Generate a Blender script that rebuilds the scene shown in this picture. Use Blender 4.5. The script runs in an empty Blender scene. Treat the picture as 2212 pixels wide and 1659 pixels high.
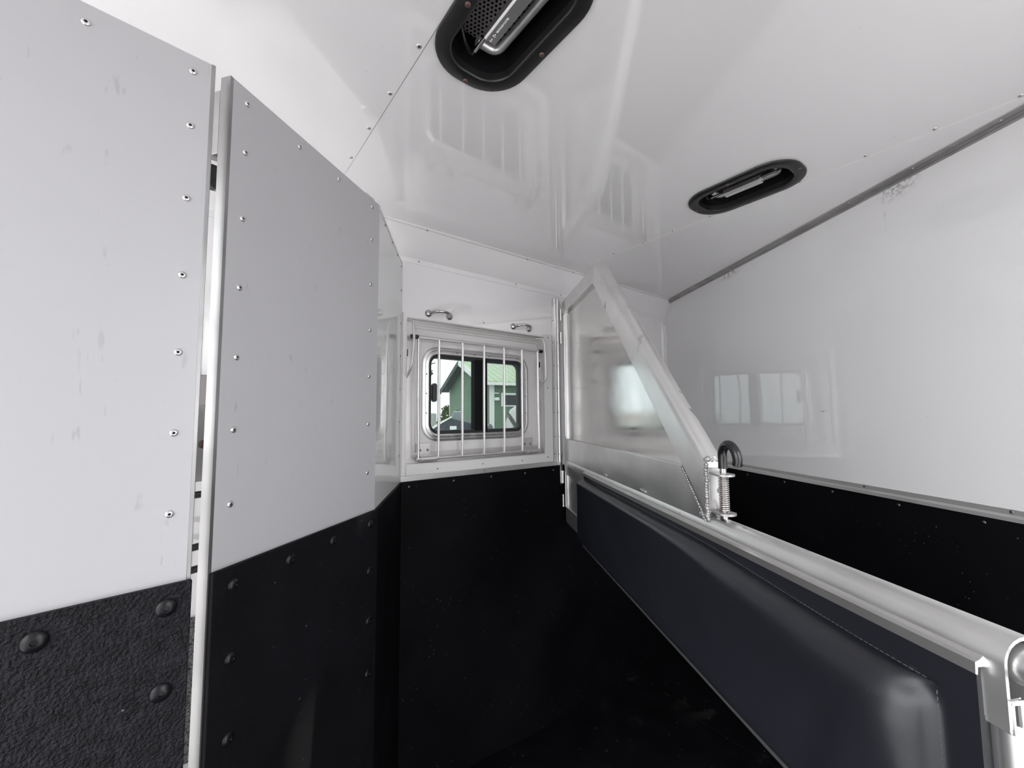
import bpy, bmesh, math, random
from mathutils import Vector, Matrix
random.seed(7)
scene = bpy.context.scene
COL = scene.collection
PI = math.pi
R_ = math.radians

# ------------------------------------------------------------------ camera
cam = bpy.data.objects.new('camera', bpy.data.cameras.new('camera'))
COL.objects.link(cam)
cam.data.sensor_width = 36.0
cam.data.lens = 898.12 / 2212 * 36.0
cam.data.clip_start = 0.02
cam.data.clip_end = 500
cR = Vector((0.792581, -0.609727, -0.006905)); cU = Vector((-0.040301, -0.063679, 0.997156)); cF = Vector((0.608433, 0.790049, 0.075043))
m = Matrix((cR, cU, -cF)).transposed().to_4x4()
m.translation = Vector((0, 0, 1.4076))
cam.matrix_world = m
scene.camera = cam

# ------------------------------------------------------------------ sky: plain overcast
world = bpy.data.worlds.new('overcast_sky'); scene.world = world
world.use_nodes = True
nt = world.node_tree; nt.nodes.clear()
wo = nt.nodes.new('ShaderNodeOutputWorld'); bg = nt.nodes.new('ShaderNodeBackground')
tc = nt.nodes.new('ShaderNodeTexCoord'); sx = nt.nodes.new('ShaderNodeSeparateXYZ'); rp = nt.nodes.new('ShaderNodeValToRGB')
rp.color_ramp.elements[0].position = 0.0; rp.color_ramp.elements[0].color = (0.80, 0.83, 0.86, 1)
rp.color_ramp.elements[1].position = 1.0; rp.color_ramp.elements[1].color = (1.0, 1.0, 1.0, 1)
nt.links.new(tc.outputs['Generated'], sx.inputs[0]); nt.links.new(sx.outputs['Z'], rp.inputs[0])
nt.links.new(rp.outputs[0], bg.inputs[0]); nt.links.new(bg.outputs[0], wo.inputs[0])
bg.inputs[1].default_value = 3.2

scene.view_settings.view_transform = 'Standard'
scene.view_settings.look = 'None'
scene.view_settings.gamma = 1.0
scene.view_settings.use_curve_mapping = False
scene.view_settings.exposure = 0.62
scene.cycles.adaptive_threshold = 0.03
scene.cycles.diffuse_bounces = 5
scene.cycles.glossy_bounces = 4
scene.cycles.max_bounces = 8
scene.cycles.transparent_max_bounces = 8

# ------------------------------------------------------------------ materials
MATS = {}
def mat(name, col, rough=0.5, metal=0.0, spec=0.5, bump=None, var=None, rvar=None, specks=None, scuff=None, aniso=0.0, coat=0.0, wave=None, smudge=None):
    """bump=(scale, strength, distance); var=(scale, amount); rvar=(scale, amount);
    specks=(scale, size, colour, amount); scuff=(scale, threshold, colour, amount)"""
    M = bpy.data.materials.new(name); M.use_nodes = True
    t = M.node_tree; N = t.nodes; Lk = t.links
    b = N['Principled BSDF']
    b.inputs['Base Color'].default_value = (*col, 1); b.inputs['Roughness'].default_value = rough
    b.inputs['Metallic'].default_value = metal; b.inputs['Specular IOR Level'].default_value = spec
    b.inputs['Anisotropic'].default_value = aniso
    b.inputs['Coat Weight'].default_value = coat
    geo = N.new('ShaderNodeTexCoord')
    def noise(scale, detail=4.0, stretch=None):
        n = N.new('ShaderNodeTexNoise'); n.inputs['Scale'].default_value = scale; n.inputs['Detail'].default_value = min(detail, 2.0)
        if stretch:
            mp = N.new('ShaderNodeMapping'); mp.inputs['Scale'].default_value = stretch
            mp.inputs['Rotation'].default_value = (0.5, 0.3, 0.4)
            Lk.new(geo.outputs['Object'], mp.inputs[0]); Lk.new(mp.outputs[0], n.inputs['Vector'])
        else:
            Lk.new(geo.outputs['Object'], n.inputs['Vector'])
        return n.outputs['Fac']
    def math_(op, a, c):
        n = N.new('ShaderNodeMath'); n.operation = op
        for i, v in enumerate((a, c)):
            if isinstance(v, (int, float)): n.inputs[i].default_value = v
            else: Lk.new(v, n.inputs[i])
        return n.outputs[0]
    def ramp(src, lo, hi):
        n = N.new('ShaderNodeMapRange'); n.inputs[1].default_value = lo; n.inputs[2].default_value = hi
        Lk.new(src, n.inputs[0]); return n.outputs[0]
    def mix(fac, c1, c2):
        n = N.new('ShaderNodeMix'); n.data_type = 'RGBA'
        if isinstance(fac, (int, float)): n.inputs[0].default_value = fac
        else: Lk.new(fac, n.inputs[0])
        for i, c in ((6, c1), (7, c2)):
            if isinstance(c, tuple): n.inputs[i].default_value = (*c, 1)
            else: Lk.new(c, n.inputs[i])
        return n.outputs[2]
    cur = col
    if var:
        f = ramp(noise(var[0], 6), 0.3, 0.7)
        cur = mix(f, tuple(max(0, c * (1 - var[1])) for c in col), tuple(min(1, c * (1 + var[1])) for c in col))
    if scuff:
        f1 = ramp(noise(scuff[0], 3, (1, 1, 0.18)), scuff[1], scuff[1] + 0.04)
        f2 = ramp(noise(scuff[0] * 0.22, 2), 0.52, 0.62)
        f = math_('MULTIPLY', math_('MULTIPLY', f1, f2), scuff[3])
        cur = mix(f, cur, scuff[2])
    if specks:
        v = N.new('ShaderNodeTexVoronoi'); v.inputs['Scale'].default_value = specks[0]
        Lk.new(geo.outputs['Object'], v.inputs['Vector'])
        f1 = ramp(v.outputs['Distance'], specks[1], specks[1] * 0.6)
        f2 = ramp(noise(specks[0] * 0.13, 2), 0.5, 0.62)
        f = math_('MULTIPLY', math_('MULTIPLY', f1, f2), specks[3])
        cur = mix(f, cur, specks[2])
    if smudge:
        for c3, rad, scl, amt in smudge:
            mp = N.new('ShaderNodeMapping'); mp.vector_type = 'POINT'
            mp.inputs['Location'].default_value = tuple(-a/b for a, b in zip(c3, rad)); mp.inputs['Scale'].default_value = tuple(1/b for b in rad)
            Lk.new(geo.outputs['Object'], mp.inputs[0])
            ln = N.new('ShaderNodeVectorMath'); ln.operation = 'LENGTH'; Lk.new(mp.outputs[0], ln.inputs[0])
            f = math_('MULTIPLY', math_('MULTIPLY', ramp(ln.outputs['Value'], 1.0, 0.1), ramp(noise(scl, 2), 0.42, 0.66)), amt)
            cur = mix(f, cur, (0.10, 0.095, 0.10))
    if wave:
        w = N.new('ShaderNodeTexWave'); w.wave_type = 'BANDS'; w.bands_direction = wave[0]; w.inputs['Scale'].default_value = wave[1]
        Lk.new(geo.outputs['Object'], w.inputs['Vector'])
        f = math_('MULTIPLY', ramp(w.outputs['Fac'], 0.82, 0.95), wave[3])
        cur = mix(f, cur, wave[2])
    if not isinstance(cur, tuple): Lk.new(cur, b.inputs['Base Color'])
    if rvar:
        f = noise(rvar[0], 5)
        r = N.new('ShaderNodeMapRange'); r.inputs[1].default_value = 0.3; r.inputs[2].default_value = 0.7
        r.inputs[3].default_value = max(0.02, rough - rvar[1]); r.inputs[4].default_value = rough + rvar[1]
        Lk.new(f, r.inputs[0]); Lk.new(r.outputs[0], b.inputs['Roughness'])
    if bump:
        last = None
        for bp in (bump if isinstance(bump, list) else [bump]):
            n = noise(bp[0], 3)
            bn = N.new('ShaderNodeBump'); bn.inputs['Strength'].default_value = bp[1]; bn.inputs['Distance'].default_value = bp[2]
            Lk.new(n, bn.inputs['Height'])
            if last: Lk.new(last, bn.inputs['Normal'])
            last = bn.outputs[0]
        Lk.new(last, b.inputs['Normal'])
    MATS[name] = M
    return M

mat('white_gloss', (0.86, 0.845, 0.855), 0.04, spec=1.0, coat=1.0, bump=[(4, 0.02, 0.02)], specks=(26, 0.045, (0.3, 0.28, 0.27), 0.7))
mat('white_slant', (0.83, 0.82, 0.83), 0.03, spec=0.8, bump=[(5, 0.05, 0.02)], specks=(22, 0.045, (0.25, 0.24, 0.24), 0.7),
    smudge=[((0.66, 0, 2.112), (.10, .1, .035), 60, 0.8), ((1.47, 0, 2.105), (.07, .1, .045), 90, 0.7), ((1.425, 0, 2.06), (.004, .1, .09), 40, 0.35), ((1.155, 0, 1.415), (.022, .1, .005), 120, 1.0)])
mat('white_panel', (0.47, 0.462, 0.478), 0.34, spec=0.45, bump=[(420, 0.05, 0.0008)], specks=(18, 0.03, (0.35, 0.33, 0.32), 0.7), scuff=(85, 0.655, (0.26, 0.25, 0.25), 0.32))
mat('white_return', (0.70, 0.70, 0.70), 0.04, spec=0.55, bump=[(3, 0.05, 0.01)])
mat('white_door', (0.80, 0.785, 0.785), 0.35, var=(5, 0.03))
mat('white_trim', (0.82, 0.81, 0.81), 0.3)
mat('rubber', (0.0030, 0.0030, 0.0042), 0.60, spec=0.10, bump=[(2.2, 0.5, 0.05), (500, 0.12, 0.001)], var=(5, 0.3),
    specks=(55, 0.10, (0.22, 0.21, 0.2), 0.8))
mat('rubber_textured', (0.010, 0.010, 0.013), 0.60, spec=0.22, bump=[(230, 1.0, 0.006)], var=(60, 0.5),
    specks=(45, 0.08, (0.3, 0.29, 0.28), 0.8))
mat('rubber_panel', (0.0050, 0.0050, 0.0068), 0.6, spec=0.16, bump=[(220, 0.4, 0.002)], var=(6, 0.35),
    specks=(45, 0.09, (0.25, 0.24, 0.23), 0.8), scuff=(7, 0.60, (0.05, 0.045, 0.04), 0.6))
mat('floor_rubber', (0.0035, 0.0035, 0.005), 0.7, spec=0.10, bump=[(160, 0.4, 0.002)], var=(7, 0.5),
    specks=(38, 0.10, (0.28, 0.26, 0.23), 0.9), scuff=(8, 0.58, (0.04, 0.036, 0.03), 0.7))
mat('rubber_bolt', (0.006, 0.006, 0.008), 0.30, spec=0.35)
mat('black_plastic', (0.012, 0.012, 0.013), 0.36, spec=0.5, bump=[(600, 0.08, 0.0006)], specks=(120, 0.10, (0.2, 0.2, 0.2), 0.5))
mat('black_dark', (0.004, 0.004, 0.005), 0.6, spec=0.2)
mat('black_grip', (0.010, 0.010, 0.011), 0.22, spec=0.6)
mat('aluminium', (0.80, 0.795, 0.785), 0.36, 0.9, var=(9, 0.06), rvar=(12, 0.06), scuff=(34, 0.66, (0.10, 0.10, 0.10), 0.75))
mat('aluminium_bright', (0.70, 0.69, 0.69), 0.32, 0.9, var=(10, 0.05))
mat('aluminium_satin', (0.74, 0.73, 0.725), 0.40, 0.85, var=(8, 0.05))
mat('brushed_sheet', (0.74, 0.73, 0.715), 0.15, 0.95, rvar=(9, 0.05), bump=[(3, 0.06, 0.01)], aniso=0.5)
mat('white_metal', (0.66, 0.64, 0.64), 0.36, 0.55, var=(10, 0.05))
mat('bar_metal', (0.80, 0.78, 0.775), 0.34, 0.7, var=(14, 0.05))
mat('chrome', (0.50, 0.49, 0.485), 0.16, 1.0, rvar=(20, 0.05))
mat('steel', (0.50, 0.47, 0.45), 0.30, 0.9)
mat('rivet_metal', (0.68, 0.67, 0.67), 0.27, 0.9)
mat('dark_rivet', (0.20, 0.19, 0.19), 0.4, 1.0)
mat('rust_screw', (0.16, 0.10, 0.085), 0.55, 0.6)
mat('vinyl', (0.016, 0.0172, 0.0230), 0.33, spec=0.6, bump=[(500, 0.10, 0.0006), (5, 0.20, 0.01)], var=(4, 0.15),
    specks=(60, 0.05, (0.3, 0.3, 0.3), 0.6))
mat('thread', (0.10, 0.10, 0.11), 0.7)
mat('screen_metal', (0.30, 0.28, 0.28), 0.5, 0.6)
mat('latch_metal', (0.42, 0.41, 0.41), 0.42, 0.7, var=(30, 0.1))
mat('edge_metal', (0.34, 0.335, 0.335), 0.36, 0.85, var=(6, 0.25))
mat('trim_dark', (0.40, 0.39, 0.385), 0.38, 0.85, var=(12, 0.15))
mat('etched', (0.75, 0.75, 0.76), 0.5, 0.5)
mat('gasket', (0.03, 0.03, 0.033), 0.5)
mat('carpet', (0.16, 0.16, 0.16), 0.95, spec=0.1, var=(180, 0.9), bump=[(260, 0.8, 0.004)])
mat('green_siding', (0.155, 0.235, 0.165), 0.7, spec=0.2, var=(2, 0.08), wave=('X', 2.4, (0.10, 0.165, 0.115), 0.8))
mat('green_siding_gable', (0.165, 0.245, 0.175), 0.7, spec=0.2, var=(2, 0.08), wave=('Y', 2.4, (0.11, 0.175, 0.125), 0.8))
mat('green_roof', (0.42, 0.52, 0.36), 0.5, spec=0.3, var=(3, 0.05), wave=('X', 1.1, (0.27, 0.37, 0.25), 0.9))
mat('soffit', (0.06, 0.085, 0.08), 0.8)
mat('barn_white', (0.75, 0.77, 0.74), 0.6)
mat('vehicle_white', (0.62, 0.62, 0.58), 0.3, var=(1.2, 0.12))
mat('vehicle_dark', (0.035, 0.045, 0.055), 0.3, specks=(14, 0.2, (0.2, 0.22, 0.24), 0.8))
mat('vehicle_glass', (0.015, 0.017, 0.02), 0.08)
mat('decal_dark', (0.10, 0.095, 0.10), 0.5)
mat('decal_red', (0.4, 0.06, 0.07), 0.5)
mat('tank_grey', (0.23, 0.27, 0.28), 0.5)
mat('tyre', (0.015, 0.015, 0.015), 0.8)
mat('leaf', (0.12, 0.17, 0.055), 0.7, var=(4, 0.35))
mat('leaf_dark', (0.07, 0.10, 0.06), 0.7, var=(4, 0.35))
mat('bark', (0.08, 0.065, 0.05), 0.9, bump=[(30, 0.5, 0.01)])
mat('gravel', (0.62, 0.61, 0.60), 0.95, spec=0.1, var=(6, 0.2), bump=[(90, 0.6, 0.02)])
mat('trailer_paint', (0.70, 0.70, 0.70), 0.35)

def glass_mat(name, tint):
    M = bpy.data.materials.new(name); M.use_nodes = True
    t = M.node_tree; t.nodes.clear()
    o = t.nodes.new('ShaderNodeOutputMaterial'); mx = t.nodes.new('ShaderNodeMixShader'); fr = t.nodes.new('ShaderNodeFresnel')
    tr = t.nodes.new('ShaderNodeBsdfTransparent'); gl = t.nodes.new('ShaderNodeBsdfGlossy')
    fr.inputs[0].default_value = 1.5; tr.inputs[0].default_value = (*tint, 1); gl.inputs['Roughness'].default_value = 0.02
    t.links.new(fr.outputs[0], mx.inputs[0]); t.links.new(tr.outputs[0], mx.inputs[1]); t.links.new(gl.outputs[0], mx.inputs[2])
    t.links.new(mx.outputs[0], o.inputs[0])
    MATS[name] = M
glass_mat('tinted_glass', (0.53, 0.56, 0.555))

# ------------------------------------------------------------------ mesh helpers
class MB:
    def __init__(s): s.v = []; s.f = []
    def add(s, vs, fs):
        o = len(s.v); s.v += [tuple(p) for p in vs]; s.f += [tuple(i + o for i in q) for q in fs]; return s
    def box(s, lo, hi):
        x0, y0, z0 = lo; x1, y1, z1 = hi
        return s.add([(x0,y0,z0),(x1,y0,z0),(x1,y1,z0),(x0,y1,z0),(x0,y0,z1),(x1,y0,z1),(x1,y1,z1),(x0,y1,z1)],
                     [(0,3,2,1),(4,5,6,7),(0,1,5,4),(1,2,6,5),(2,3,7,6),(3,0,4,7)])
    def loft(s, loops, cap0=False, cap1=False, closed=True):
        n = len(loops[0]); o = len(s.v)
        for lp in loops: s.v += [tuple(p) for p in lp]
        for k in range(len(loops) - 1):
            for i in range(n if closed else n - 1):
                j = (i + 1) % n
                s.f.append((o + k*n + i, o + k*n + j, o + (k+1)*n + j, o + (k+1)*n + i))
        if cap0: s.f.append(tuple(o + i for i in reversed(range(n))))
        if cap1: s.f.append(tuple(o + (len(loops)-1)*n + i for i in range(n)))
        return s
    def prism(s, poly, fn, a, b):
        """poly: 2-D points; fn(u, v, t) -> 3-D; extruded t from a to b"""
        return s.loft([[fn(u, v, a) for u, v in poly], [fn(u, v, b) for u, v in poly]], True, True)
    def tube(s, pts, r, seg=10, caps=True):
        pts = [Vector(p) for p in pts]; n = len(pts); loops = []
        prev = None
        for i, p in enumerate(pts):
            d = (pts[min(i+1, n-1)] - pts[max(i-1, 0)]).normalized()
            if prev is None:
                a = Vector((0,0,1)) if abs(d.z) < 0.9 else Vector((1,0,0))
                u = d.cross(a).normalized()
            else:
                u = (prev - d * prev.dot(d)).normalized()
            prev = u; w = d.cross(u)
            rr = r[i] if isinstance(r, (list, tuple)) else r
            loops.append([p + (u*math.cos(2*PI*k/seg) + w*math.sin(2*PI*k/seg)) * rr for k in range(seg)])
        return s.loft(loops, caps, caps)
    def lathe(s, prof, seg=14, c=(0,0,0), axis='Z'):
        loops = []
        for r, h in prof:
            lp = []
            for k in range(seg):
                a = 2*PI*k/seg; x, y = r*math.cos(a), r*math.sin(a)
                p = {'Z': (x, y, h), 'Y': (x, h, y), 'X': (h, x, y)}[axis]
                lp.append((p[0]+c[0], p[1]+c[1], p[2]+c[2]))
            loops.append(lp)
        return s.loft(loops, True, True)
    def mesh(s, name, smooth=True, ang=35):
        me = bpy.data.meshes.new(name); me.from_pydata(s.v, [], s.f)
        bm = bmesh.new(); bm.from_mesh(me)
        bmesh.ops.remove_doubles(bm, verts=bm.verts, dist=1e-6)
        bmesh.ops.recalc_face_normals(bm, faces=bm.faces); bm.to_mesh(me); bm.free()
        if smooth:
            for p in me.polygons: p.use_smooth = True
            me.set_sharp_from_angle(angle=R_(ang))
        return me
    def build(s, name, m, parent=None, bevel=0, smooth=True, ang=35):
        return link(name, s.mesh(name, smooth, ang), m, parent, bevel)

def link(name, me, m=None, parent=None, bevel=0):
    o = bpy.data.objects.new(name, me); COL.objects.link(o)
    if m and not me.materials: me.materials.append(MATS[m])
    if parent: o.parent = parent
    if bevel:
        b = o.modifiers.new('bevel', 'BEVEL'); b.width = bevel; b.segments = 2; b.limit_method = 'ANGLE'; b.angle_limit = R_(40)
    return o
def empty(name, loc=(0,0,0), rz=0.0):
    o = bpy.data.objects.new(name, None); COL.objects.link(o); o.empty_display_size = 0.05
    o.location = loc; o.rotation_euler = (0, 0, R_(rz)); return o
def tag(o, label, cat, group=None, kind=None):
    o['label'] = label; o['category'] = cat
    if group: o['group'] = group
    if kind: o['kind'] = kind
    return o
def box(name, lo, hi, m, parent=None, bevel=0): return MB().box(lo, hi).build(name, m, parent, bevel)
def rrect(hw, hh, r, n=8, c=(0, 0)):
    pts = []
    for cx, cy, a0 in ((hw-r, hh-r, 0), (-hw+r, hh-r, 90), (-hw+r, -hh+r, 180), (hw-r, -hh+r, 270)):
        for k in range(n + 1):
            a = R_(a0 + 90*k/n); pts.append((c[0]+cx+r*math.cos(a), c[1]+cy+r*math.sin(a)))
    return pts
def plate_holes(name, outer, holes, fn, thick, m, parent=None):
    """flat plate with holes; fn(u, v) -> 3-D on the front face; thick = Vector to the back face"""
    bm = bmesh.new(); edges = []
    for loop in [outer] + holes:
        vs = [bm.verts.new(fn(u, v)) for u, v in loop]
        for i in range(len(vs)): edges.append(bm.edges.new((vs[i], vs[(i+1) % len(vs)])))
    res = bmesh.ops.triangle_fill(bm, use_beauty=True, use_dissolve=False, edges=edges)
    faces = [g for g in res['geom'] if isinstance(g, bmesh.types.BMFace)]
    ex = bmesh.ops.extrude_face_region(bm, geom=faces, use_keep_orig=True)
    bmesh.ops.translate(bm, verts=[g for g in ex['geom'] if isinstance(g, bmesh.types.BMVert)], vec=thick)
    bmesh.ops.recalc_face_normals(bm, faces=bm.faces)
    me = bpy.data.meshes.new(name); bm.to_mesh(me); bm.free()
    return link(name, me, m, parent)
def copy_tree(o, parent=None):
    c = o.copy(); COL.objects.link(c); c.parent = parent
    for ch in list(o.children): copy_tree(ch, c)
    return c

# shared little meshes: +Z is the outward direction
def lathe_mesh(name, prof, m, seg=12):
    me = MB().lathe(prof, seg).mesh(name, ang=50); me.materials.append(MATS[m]); return me
RIVET = lathe_mesh('rivet', [(0.0058, 0.0), (0.0058, 0.0006), (0.0048, 0.0017), (0.0030, 0.0024), (0.0021, 0.0024), (0.0017, 0.0008)], 'rivet_metal')
RIVET.materials.append(MATS['black_dark']); RIVET.polygons[len(RIVET.polygons)-1].material_index = 1
RIVET_D = lathe_mesh('rivet', [(0.0055, 0.0), (0.0054, 0.0010), (0.0040, 0.0022), (0.0015, 0.0028)], 'dark_rivet')
SCREW_R = lathe_mesh('screw', [(0.0060, 0.0), (0.0060, 0.0012), (0.0045, 0.0028), (0.0018, 0.0032), (0.0014, 0.0016)], 'rust_screw')
BOLT = lathe_mesh('bolt', [(0.0135, 0.0), (0.0132, 0.0012), (0.0110, 0.0034), (0.0065, 0.0052), (0.0036, 0.0056), (0.0028, 0.0040)], 'rubber_bolt', 18)
FRONT = (R_(90), 0, 0)          # +Z turned to local -Y
DOWN = (PI, 0, 0)
def put(me, name, pos, rot, parent, scale=1.0):
    o = bpy.data.objects.new(name, me); COL.objects.link(o); o.parent = parent
    o.location = pos; o.rotation_euler = rot
    if scale != 1.0: o.scale = (scale,)*3
    return o
def bez(p0, p1, p2, p3, n=10):
    P = [Vector(p) for p in (p0, p1, p2, p3)]; out = []
    for i in range(n + 1):
        t = i/n; out.append(P[0]*(1-t)**3 + P[1]*3*t*(1-t)**2 + P[2]*3*t*t*(1-t) + P[3]*t**3)
    return out
def fillet(pts, r, n=6):
    """round the corners of a polyline"""
    pts = [Vector(p) for p in pts]; out = [pts[0]]
    for a, b, c in zip(pts, pts[1:], pts[2:]):
        d1 = (a-b); d2 = (c-b); k = min(r, d1.length*0.45, d2.length*0.45)
        p, q = b + d1.normalized()*k, b + d2.normalized()*k
        for i in range(n+1):
            t = i/n; out.append(p*(1-t)**2 + b*2*t*(1-t) + q*t*t)
    out.append(pts[-1]); return out

# ------------------------------------------------------------------ dimensions (metres)
YW = 1.524; ZK = 1.158; ZC = 2.023; ZT = 2.134; YC = 1.4405
XR, XF, YB = -0.90, 3.0, -0.50

# ================================================================== ground and trailer shell
g = MB().box((-90, -70, -0.45), (90, 110, -0.40)).build('ground', 'gravel')
tag(g, 'pale gravel yard outside the trailer window', 'ground', kind='structure')

fl = MB().box((XR, YB-0.04, -0.06), (XF, YW+0.045, -0.012)).build('floor', 'black_dark')
tag(fl, 'dark trailer floor under the rubber mats', 'floor', kind='structure')
def mat_obj(x0, x1, label):
    o = box('rubber_floor_mat', (x0, YB+0.004, -0.012), (x1, YW-0.001, 0.0), 'floor_rubber', None, 0.003)
    o.rotation_euler = (0, 0, 0); tag(o, label, 'floor mat', 'black rubber floor mats')
mat_obj(-0.88, 0.02, 'black rubber floor mat at the open rear of the trailer')
mat_obj(0.024, 1.902, 'black rubber floor mat in front of the padded divider')
mat_obj(1.906, 2.62, 'black rubber floor mat beyond the seam under the divider')

# ---------------------------------------------------------------- window wall
WCX, WCZ = 1.0115, 1.508
W2 = 0.905                                   # pitch of the stalls along the wall
wall = tag(empty('wall_back'), 'white side wall with barred window and black rubber lining', 'wall', kind='structure')
def rect(x0, x1, z0, z1): return [(x0, z0), (x1, z0), (x1, z1), (x0, z1)]
holes = [rect(0.655 + k, 1.368 + k, 1.222, 1.794) for k in (0, W2)]
plate_holes('wall_sheet', rect(XR, XF, -0.06, 2.03), holes, lambda u, v: (u, YW, v), Vector((0, 0.045, 0)), 'white_gloss', wall)
# black rubber lining below, its capping strip and the white board under the window
NSEG = 40
mb = MB()
def kick_y(x, z):                            # soft bulges of the loose rubber sheet
    a = max(0, min(1, (ZK - z) / 0.25))
    return YW - 0.006 - a * (0.010 + 0.012*math.sin(5.1*x + 2.2*z + 0.6) + 0.006*math.sin(11*x - 3*z))
xs = [0.618 + (2.47-0.618)*i/NSEG for i in range(NSEG+1)]; zs = [-0.002 + (ZK+0.002)*j/16 for j in range(17)]
mb.loft([[(x, min(YW-0.004, kick_y(x, z)), z) for x in xs] for z in zs], closed=False)
mb.loft([[(x, min(YW-0.004, kick_y(x, ZK)), ZK) for x in xs], [(x, YW, ZK) for x in xs]], closed=False)
mb.build('rubber_sheet', 'rubber', wall, ang=60)
box('capping_strip', (0.636, YW-0.004, ZK), (1.452, YW, ZK+0.021), 'aluminium_satin', wall, 0.001)
box('capping_strip', (1.50, YW-0.004, ZK), (2.45, YW, ZK+0.021), 'aluminium_satin', wall, 0.001)
box('sill_board', (0.657, YW-0.0035, 1.180), (1.385, YW, 1.219), 'white_trim', wall, 0.0008)
box('edge_board', (0.638, YW-0.005, 1.180), (0.655, YW, 1.81), 'white_trim', wall, 0.0008)
box('edge_board', (1.372, YW-0.003, 1.180), (1.425, YW, 1.81), 'white_trim', wall, 0.0008)
for x, z in ((0.669, 1.138), (0.863, 1.142), (1.05, 1.141), (1.241, 1.139), (1.42, 1.138)):
    put(RIVET_D, 'rivet', (x, YW-0.0075, z), FRONT, wall, 0.9)
for x, z in ((0.791, 1.196), (1.009, 1.199), (1.228, 1.197)): put(RIVET_D, 'rivet', (x, YW-0.0035, z), FRONT, wall, 0.55)
for x, z in ((1.016, 1.172),): put(RIVET_D, 'rivet', (x, YW-0.004, z), FRONT, wall, 0.55)
for x, z in ((1.402, 1.795), (1.394, 1.542), (1.391, 1.203)): put(RIVET_D, 'rivet', (x, YW-0.003, z), FRONT, wall, 0.6)
put(RIVET_D, 'rivet', (1.017, YW, 1.82), FRONT, wall, 0.6)

# cove between wall and ceiling
cove = tag(empty('trim_1'), 'sloping white cove strip between ceiling and window wall', 'trim', kind='structure')
mb = MB(); mb.prism([(YW-0.0035, ZC-0.008), (YW-0.0035, ZC+0.012), (YC+0.012, ZT-0.0035), (YC-0.004, ZT-0.0035), (YC-0.004, ZT+0.02), (YW+0.02, ZT+0.02), (YW+0.02, ZC-0.008)],
                    lambda u, v, t: (t, u, v), XR, XF)
mb.build('cove_sheet', 'white_gloss', cove, ang=20)
for x in (0.701, 1.197, 1.493, 1.79, 2.09): put(RIVET, 'rivet', (x, YW-0.0045, ZC+0.004), (R_(80), 0, 0), cove, 0.8)
for x in (0.701, 1.208, 1.512, 1.80, 2.10): put(RIVET, 'rivet', (x, YC+0.006, ZT-0.004), (R_(165), 0, 0), cove, 0.8)

# ---------------------------------------------------------------- ceiling with two vent holes
VENTS = ((0.438, 0.568), (1.390, 0.568))
ceil = tag(empty('ceiling'), 'glossy white riveted sheet ceiling of the horse trailer', 'ceiling', kind='structure')
def vh(c): return rrect(0.076, 0.143, 0.060, 8, c)
plate_holes('ceiling_sheet', rect(0.3375, 1.4935, YB-0.02, YW+0.02), [vh(c) for c in VENTS], lambda u, v: (u, v, ZT), Vector((0, 0, 0.006)), 'white_gloss', ceil)
plate_holes('ceiling_sheet', rect(XR, 0.3358, YB-0.02, YW+0.02), [], lambda u, v: (u, v, ZT-0.0008), Vector((0, 0, 0.0068)), 'white_gloss', ceil)
plate_holes('ceiling_sheet', rect(1.4945, XF, YB-0.02, YW+0.02), [], lambda u, v: (u, v, ZT-0.0008), Vector((0, 0, 0.0068)), 'white_gloss', ceil)
for y in (1.302, 1.158, 1.009, 0.867, 0.716): put(RIVET, 'rivet', (0.326, y, ZT-0.0008), DOWN, ceil)
for y in (1.326, 1.170, 1.012, 0.873, 0.725, 0.440, 0.278, 0.139, -0.001, -0.14, -0.28): put(RIVET, 'rivet', (1.486, y, ZT), DOWN, ceil)
# roof skin closing the trailer above, away from the vents
plate_holes('roof_skin', rect(XR-0.03, XF, YB-0.06, YW+0.06), [], lambda u, v: (u, v, ZT+0.115), Vector((0, 0, 0.02)), 'trailer_paint', ceil)

# ---------------------------------------------------------------- slanted front wall
slant = tag(empty('wall_right', (2.443, YW, 0), 240.05), 'plain white slanted front wall above black rubber lining', 'wall', kind='structure')
box('wall_sheet', (-0.02, 0, ZK), (2.40, 0.02, ZT+0.02), 'white_slant', slant)
box('rubber_sheet', (-0.02, -0.010, -0.005), (2.38, 0.02, ZK-0.012), 'rubber', slant, 0.002)
mb = MB(); mb.prism([(0, 1.168), (-0.003, 1.168), (-0.0035, 1.155), (-0.012, 1.150), (-0.013, 1.140), (0, 1.140)], lambda u, v, t: (t, u, v), 0, 2.38)
mb.build('capping_strip', 'aluminium_satin', slant, ang=15)
for s, z in ((0.702, 1.1625), (1.297, 1.1625), (1.67, 1.162)): put(RIVET_D, 'rivet', (s, -0.003, z), FRONT, slant, 0.8)
for s in (0.74, 0.961, 1.182, 1.41, 1.618): put(RIVET_D, 'rivet', (s, -0.010, 1.125), FRONT, slant, 0.8)
mb = MB(); mb.prism([(0, ZT-0.018), (-0.0015, ZT-0.018), (-0.003, ZT-0.012), (-0.010, ZT-0.010), (-0.012, ZT-0.006), (-0.026, ZT-0.004), (-0.027, ZT), (0, ZT)], lambda u, v, t: (t, u, v), 0.035, 2.40)
mb.build('ceiling_angle', 'trim_dark', slant, ang=15)
for s in (0.142, 0.335, 0.534, 0.93, 1.326, 1.528, 1.73): put(RIVET, 'rivet', (s, -0.018, ZT-0.0052), DOWN, slant, 0.6)
mb = MB(); mb.prism([(0.0, 0.0), (0.022, 0.0), (0.022, -0.004), (0.010, -0.012), (0.004, -0.014), (0.0, -0.014)], lambda u, v, t: (u, v, t), ZK, 1.995)
mb.build('corner_angle', 'aluminium_bright', slant)
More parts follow.
